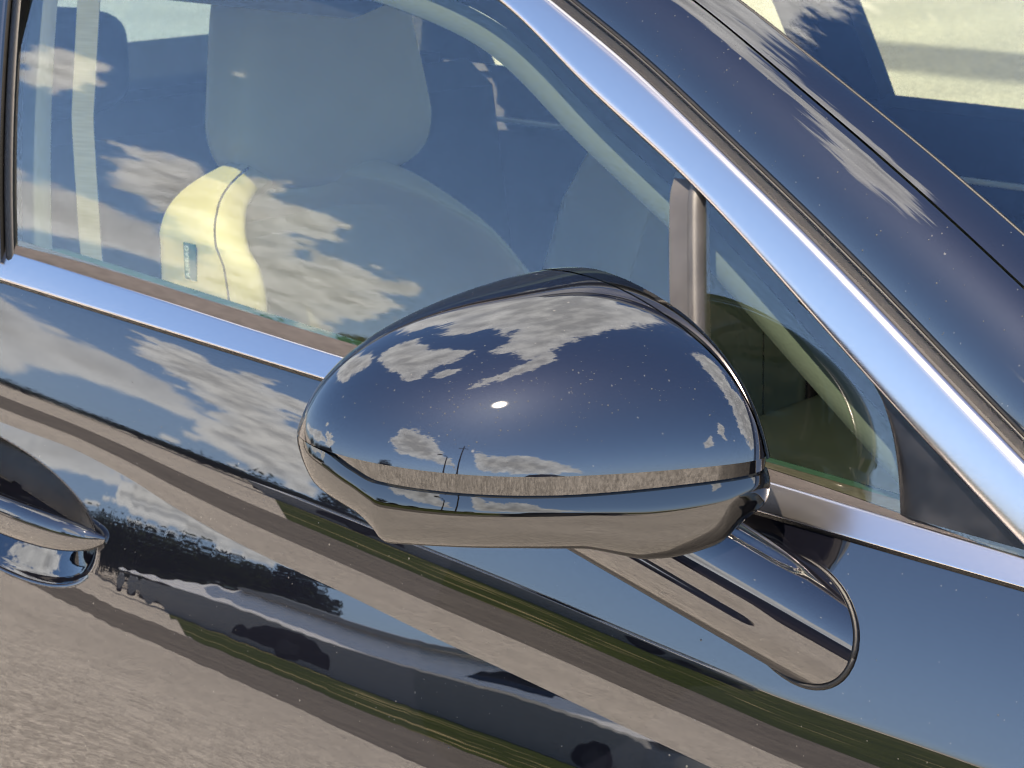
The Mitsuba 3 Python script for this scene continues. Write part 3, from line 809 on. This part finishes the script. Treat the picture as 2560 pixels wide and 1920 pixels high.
for k in np.linspace(.06, .98, 12):
    rows.append(end * (1 - k) + (ctr + A3 * (end[:, 2:] - ctr[2]) * (1 - k)) * k)
rows = np.stack(rows)
rows[:, :, 1] = np.minimum(rows[:, :, 1], -.032)
obj('car__wing_mirror', loft(rows), 'mat_gloss_black', 40)
mg = np.stack([O + A1 * (x * .105 - .03) - A2 * .0 + A3 * z_ for x in np.linspace(-1, 1, 2) for z_ in (.0, .085)])

# arm: from a rounded foot on the door up to the underside of the mirror
foot, head = np.array([.112, -.024, .9085]), np.array([.026, -.083, .9665])
run = unit(head - foot)
side = unit(np.array([-run[1], run[0], 0]) * -1)          # outwards, square to the arm
side *= -np.sign(side[1])
lift = unit(np.cross(side, run))
lift *= np.sign(lift[2])
turn = math.radians(13)
side, lift = side * math.cos(turn) + lift * math.sin(turn), lift * math.cos(turn) - side * math.sin(turn)
m = 180
a = np.linspace(0, 2 * np.pi, m, endpoint=False)
rings = []
for k in np.linspace(-.75, 1.4, 46):
    c = foot + (head - foot) * k
    fade = float(sstep(.12, .34, k))
    gr = 1 - fade * .085 * np.exp(-((a - .95) / .10) ** 2) - fade * .075 * np.exp(-((a - 5.95) / .13) ** 2)
    rings.append(c + (gr * sup(np.cos(a), .95) * .029)[:, None] * side + (gr * sup(np.sin(a), .95) * .0358)[:, None] * lift)
obj('car__wing_mirror__mirror_arm', loft(np.array(rings)), 'mat_paint', 50)

# rubber gasket where the arm meets the door
AR = np.array(rings)
ks = []
for j in range(0, m, 4):
    line = AR[:, j]
    dy = line[:, 1] - np.array([skin_y(p[0], p[2]) if p[2] < .97 and p[0] < .42 else p[1] - 1 for p in line])
    c_ = np.nonzero((dy[:-1] > 0) & (dy[1:] <= 0))[0]
    if len(c_):
        i_ = c_[-1]
        f_ = dy[i_] / (dy[i_] - dy[i_ + 1])
        ks.append(line[i_] * (1 - f_) + line[i_ + 1] * f_ + [0, -.0006, 0])
if len(ks) > 6:
    obj('car__wing_mirror__arm_gasket', tube(np.array(ks + ks[:1]), .0020, 10), 'mat_rubber', True)

# dried water drops and dust grains: small domes on the paint


def domes(key, pts, nrm, seed, lo=.00022, hi=.00060):
    g = np.random.default_rng(seed)
    k = len(pts)
    r = lo + (hi - lo) * g.random(k) ** 2.5
    t1 = unit(np.cross(nrm, [.3, .5, .8]))
    t2 = np.cross(nrm, t1)
    V, F = [], []
    az = np.arange(10) * 2 * np.pi / 10
    ring = [(1.0, 0.0), (.82, .26), (.45, .46)]
    base = np.array([[(rr * np.cos(x), rr * np.sin(x), h) for x in az] for rr, h in ring]).reshape(-1, 3)
    base = np.vstack([base, [[0, 0, .52]]])
    f = np.vstack([grid_faces(3, 10, True), np.stack([20 + np.arange(10), 20 + (np.arange(10) + 1) % 10, np.full(10, 30)], 1)])
    B = base[None] * r[:, None, None]
    V = pts[:, None] + B[..., :1] * t1[:, None] + B[..., 1:2] * t2[:, None] + (B[..., 2:] - .02 * r[:, None, None]) * nrm[:, None]
    F = (f[None] + (np.arange(k) * 31)[:, None, None]).reshape(-1, 3)
    scene[key] = mikit.ply(trimesh.Trimesh(V.reshape(-1, 3), F, process=False), 'mat_drop', smooth=True)
    labels[key] = {'label': 'tiny dried drops and dust grains on the paint', 'kind': 'stuff'}


g = np.random.default_rng(5)
vis = np.nonzero(cap_n[:, 1] < -.12)[0]
sunny = unit(SUN + unit(EYE - O))
lobe = np.exp(-(np.degrees(np.arccos(np.clip(cap_n[vis] @ sunny, -1, 1))) / 13) ** 2)
pick = np.r_[g.choice(vis, 260, p=lobe / lobe.sum()), g.choice(vis, 70)]  # most drops added round the sun glint to give its sparkle
domes('car__wing_mirror__water_drop', cap_v[pick], cap_n[pick], 1, .00022, .00062)
xs_ = g.uniform(-.85, .36, 210)
zs_ = g.uniform(.62, .955, 210)
keep = np.abs(zs_ - crease_z(xs_)) > .004
dp = np.array([[x, skin_y(x, z), z] for x, z in zip(xs_[keep], zs_[keep])])
tt = np.radians(tilt(xs_[keep], zs_[keep]))
inside = ((dp[:, 0] - CUP[0]) / CUP[2]) ** 2 + ((dp[:, 2] - CUP[1]) / CUP[3]) ** 2 > 1.3
domes('car__front_door__water_drop', dp[inside], np.stack([0 * tt, -np.cos(tt), np.sin(tt)], 1)[inside], 2, .00030, .00085)
pn_ = grid_normals(P1)
pn_ *= -np.sign(pn_[..., 1:2])
ai, bi = g.integers(4, P1.shape[0] - 4, 130), g.integers(2, P1.shape[1] - 3, 130)
domes('car__windscreen_pillar__water_drop', P1[ai, bi] + g.normal(0, .0004, (130, 1)) * 0, pn_[ai, bi], 3, .00025, .0007)

# ---------------------------------------------------------------- airbag tag on the seat's flank
i = int(np.argmin(np.abs(near_rows[:, 0, 2] - .975)))
j = int(np.argmin(np.abs(near_rows[i, :, 0] + .742) + (near_rows[i, :, 1] - near_rows[i, :, 1].min()) * 3))
tp = near_rows[i, j] + [0, -.0012, 0]
obj('car__passenger_seat__airbag_tag', box((.0190, .0016, .037), tp, .0006), 'mat_tag', 40, 'small green tag lettered AIRBAG sewn into the seat flank')
txt = meshkit.text_mesh('AIRBAG', .0056, .0003, False)
txt.apply_translation(-txt.bounds.mean(0))
txt.apply_scale([.032 / txt.extents[0], 1.0, 1])
txt.apply_transform(trimesh.transformations.rotation_matrix(math.pi / 2, [0, 0, 1]))      # reads upwards
txt.apply_transform(trimesh.transformations.rotation_matrix(math.pi / 2, [1, 0, 0]))
txt.apply_translation(tp + [-.0035, -.0012, 0])
obj('car__passenger_seat__tag_lettering', txt, 'mat_tag_text', False)

# ---------------------------------------------------------------- surroundings, seen mirrored in the car


def car(key, label, at, heading, mat, L=4.5, Wd=1.78, Hh=1.48, van=False):
    t = thing(key, label, 'van' if van else 'car')
    c_, s_ = math.cos(math.radians(heading)), math.sin(math.radians(heading))
    Rm = np.array([[c_, -s_, 0], [s_, c_, 0], [0, 0, 1]])

    def put(name, mesh, m, smooth=40):
        mesh = mesh.copy()
        mesh.vertices = np.array(mesh.vertices) @ Rm.T + [at[0], at[1], 0]
        return obj(f'{t}__{name}', mesh, m, smooth)
    h = L / 2
    prof = np.array([(-h, .38), (-h - .03, .62), (-h + .03, .86), (-h + .35, .93), (-h + 1.0, .96), (.55, .96), (1.0, .92), (h - .3, .80), (h - .05, .66), (h, .45), (h - .1, .28), (-h + .1, .26)])
    prof = spline(np.vstack([prof, prof[:1]]), 80)[:-1]
    ys = np.linspace(-1, 1, 17)
    k = 1 - .16 * np.abs(ys) ** 5
    mid = np.array([0, .58])
    put('body', loft(np.array([[(p[0], y * Wd / 2, p[1]) for p in mid + (prof - mid) * [1 - .05 * abs(y) ** 4, kk]] for y, kk in zip(ys, k)])), mat)
    cab = np.array([(-h + .75, .93), (-h + 1.35, Hh - .06), (-h + 1.9, Hh), (.15, Hh - .03), (.55, Hh - .18), (1.25, .91)])
    if van:
        cab = np.array([(-h + .02, .90), (-h + .10, Hh - .06), (-h + 1.9, Hh), (h - 1.3, Hh - .04), (h - .7, Hh - .20), (h - .12, .80)])
    put('cargo_box' if van else 'glasshouse', loft(np.array([[(p[0], y * (Wd / 2 - .12 - (.68 if van else .16) * (p[1] - .9) / .55), p[1]) for p in cab] for y in np.linspace(-1, 1, 7)])), 'mat_van_lit_top' if van else 'mat_car_glass', 30)  # the van's upper part takes the painted sunlit white
    if van:
        sc = np.array([(-2.2, 1.12), (-2.2, Hh - .16), (-1.1, Hh - .16), (-1.0, 1.12)])
        for y in (-1, 1):
            put('cab_window', loft(np.array([[(p[0], y * (Wd / 2 - .115 - .68 * (p[1] - .9) / .55 + e), p[1]) for p in sc] for e in (-.02, .004)])), 'mat_car_glass', 30)
    put('roof', loft(np.array([[(p[0], y * (Wd / 2 - (.62 if van else .24)), p[1] + .012 - .03 * abs(y) ** 3 + dz) for p, dz in ((cab[1], 0), (cab[2], 0), (cab[3], 0), (cab[4] + [0, .01], 0), (cab[4] + [-.02, -.03], 0), (cab[2], -.05))] for y in np.linspace(-1, 1, 9)])), mat, 30)
    if van:
        put('underbody_shade', box((L - .5, Wd - .12, .34), (0, 0, .29), .04), 'mat_tyre')  # dark box, also drawn for the shadow under the van
        for k in range(4):
            put('grille_bar', box((.06, Wd - .5, .06), (h + .0, 0, .52 + .12 * k), .01), 'mat_tyre')
    for x in (-h + .82, h - (2.7 if van else .88)):
        for y in (-1, 1):
            w = trimesh.creation.cylinder(.33, .22, 28, transform=trimesh.transformations.rotation_matrix(math.pi / 2, [1, 0, 0]))
            w.apply_translation([x, y * (Wd / 2 - .10), .33])
            if van and x > 0:
                ar = np.linspace(0, np.pi, 16)
                rim_ = np.stack([x + .92 * np.cos(ar), 0 * ar, .16 + .66 * np.sin(ar)], 1)
                put('wheel_arch', loft(np.array([rim_ + [0, y * (Wd / 2 + d_), 0] for d_ in (-.10, .012)])), 'mat_tyre', 40)
            wk = put('wheel', w, 'mat_tyre', 40)
            r = trimesh.creation.cylinder(.21, .235, 20, transform=trimesh.transformations.rotation_matrix(math.pi / 2, [1, 0, 0]))
            r.apply_translation([x, y * (Wd / 2 - .10), .33])
            r.vertices = np.array(r.vertices) @ Rm.T + [at[0], at[1], 0]
            obj(f'{wk}__rim', r, 'mat_rim', 30)
    for y in (-.6, .6):
        put('headlight', box((.20, .36, .13), (h - .14, y, .66), .03), 'mat_lamp')
    return t


car('lit_top_van', 'grey van, top painted as sunlit, parked beyond the grass, mirrored in the lower door panel', (-14.3, -16.6), 180, 'mat_van', L=8.4, Wd=1.95, Hh=1.72, van=True)
car('added_dark_car', 'added dark navy car, standing in for a dark shape mirrored in the mirror strip', (5.6, -5.0), 40, 'mat_navy', L=4.3)  # unseen car put in for a dark reflection in the strip


def tree(label, at, h, r, seed, n=7000):
    g = np.random.default_rng(seed)
    key = 'tree'
    k = 1
    while key in labels:
        key = f'tree_{k:03d}'
        k += 1
    thing(key, label, 'tree')
    b = np.array([at[0], at[1], 0.0])
    zt = np.linspace(0, h * .75, 10)
    wob = np.cumsum(g.normal(0, .04, (10, 2)), axis=0)
    obj(key + '__trunk', tube(np.c_[b[0] + wob[:, 0], b[1] + wob[:, 1], zt], np.linspace(.035 * h, .008 * h, 10), 8), 'mat_bark', 50)
    c = []
    for q in range(26):
        dirn = unit(g.normal(size=3)) * np.array([r, r, h * .36]) * g.uniform(.35, 1.0)
        c.append(b + [0, 0, h * .60] + dirn)
    c = np.array(c)
    for q in range(6):
        obj(key + '__limb', tube([b + [wob[4, 0], wob[4, 1], h * .35], (b + [0, 0, h * .4] + c[q]) / 2, c[q]], [.012 * h, .009 * h, .004 * h], 6), 'mat_bark', 50)
    p = c[g.integers(0, 26, n)] + unit(g.normal(size=(n, 3))) * (g.uniform(.3, 1, (n, 1)) ** .5) * r * .42
    u, v = unit(g.normal(size=(n, 3))), unit(g.normal(size=(n, 3)))
    sz = g.uniform(.05, .13, (n, 1)) * (h / 4) ** .5
    V = np.stack([p - u * sz, p + v * sz * .6, p + u * sz, p - v * sz * .6], 1).reshape(-1, 3)
    F = np.arange(4 * n).reshape(n, 4)
    obj(key + '__crown', (V, np.vstack([F[:, [0, 1, 2]], F[:, [0, 2, 3]]])), 'mat_leaf', False)


TREES = [('tall dark tree in the row behind the van', -36, -27, 3.0, 2.4), ('broad dark tree at the rear end of the row', -33, -21, 2.3, 2.4),
         ('rounded dark tree left of the van', -27, -23.5, 2.8, 2.1), ('leafy tree whose top shows at the bottom of the side window', -31, -29.8, 4.3, 1.4),
         ('low bushy tree right behind the van', -24, -31, 2.2, 2.0), ('tree standing alone at the left edge of the mirror cap', -10.6, -38.4, 5.2, 2.2), ('small tree beside the lone tree', -7.2, -39, 2.8, 1.6),
         ('far tree at the rear of the car park', -42, -19, 2.4, 2.6), ('low far tree near the two poles', -2, -48, 2.4, 1.8), ('small round tree far right of the poles', 16, -44, 2.4, 1.8),
         ('wide low tree in the middle of the row', -31, -25, 2.9, 2.6), ('bushy tree closing the row', -38, -31.5, 3.2, 2.8)]
for i, (lab, x, y, h, r) in enumerate(TREES):
    tree(lab, (x, y), h, r, 40 + i)

hk = thing('hedge', 'long low dark hedge at the far edge of the grass, right of the van', 'hedge')
g = np.random.default_rng(91)
hp = np.c_[g.uniform(-12, 14, 26000), g.normal(0, .35, 26000), g.uniform(.02, 1, 26000) ** .8]
hp[:, 2] *= .85 + .35 * meshkit.noise(np.c_[hp[:, 0] * .5, 0 * hp[:, 0], 0 * hp[:, 0]], 4)
hp[:, 1] += -33.0 - .22 * (hp[:, 0] + 19)
u_, v_ = unit(g.normal(size=(26000, 3))) * .10, unit(g.normal(size=(26000, 3))) * .07
V = np.stack([hp - u_, hp + v_, hp + u_, hp - v_], 1).reshape(-1, 3)
F = np.arange(4 * 26000).reshape(-1, 4)
obj(hk + '__foliage', (V, np.vstack([F[:, [0, 1, 2]], F[:, [0, 2, 3]]])), 'mat_leaf', False)
for x in np.linspace(-11.5, 13.5, 14):
    obj(hk + '__stem', tube([(x, -33.0 - .22 * (x + 19), 0), (x + .05, -33.0 - .22 * (x + 19), .6)], [.04, .015], 6), 'mat_bark', 50)

pk = thing('utility_pole', 'taller bare wooden pole, mirrored in the mirror cap', 'pole')
obj(pk + '__post', tube([(6.0, -23.4, 0), (6.0, -23.4, 11.5)], [.17, .11], 12), 'mat_pole', 50)
obj(pk + '__crossarm', box((1.9, .12, .14), (6.0, -23.4, 10.6)), 'mat_pole', False)
pk = thing('street_lamp', 'shorter pole with a lamp head, left of the taller pole in the mirror cap', 'street lamp')
obj(pk + '__post', tube([(3.9, -25.2, 0), (3.9, -25.2, 7.6)], [.16, .10], 12), 'mat_pole', 50)
obj(pk + '__lamp_arm', tube([(3.9, -25.2, 7.4), (3.4, -24.9, 7.9), (2.6, -24.6, 8.0)], .06, 8), 'mat_pole', 50)
obj(pk + '__lamp_head', box((.9, .4, .22), (2.3, -24.5, 7.98), .08), 'mat_pole', 40)
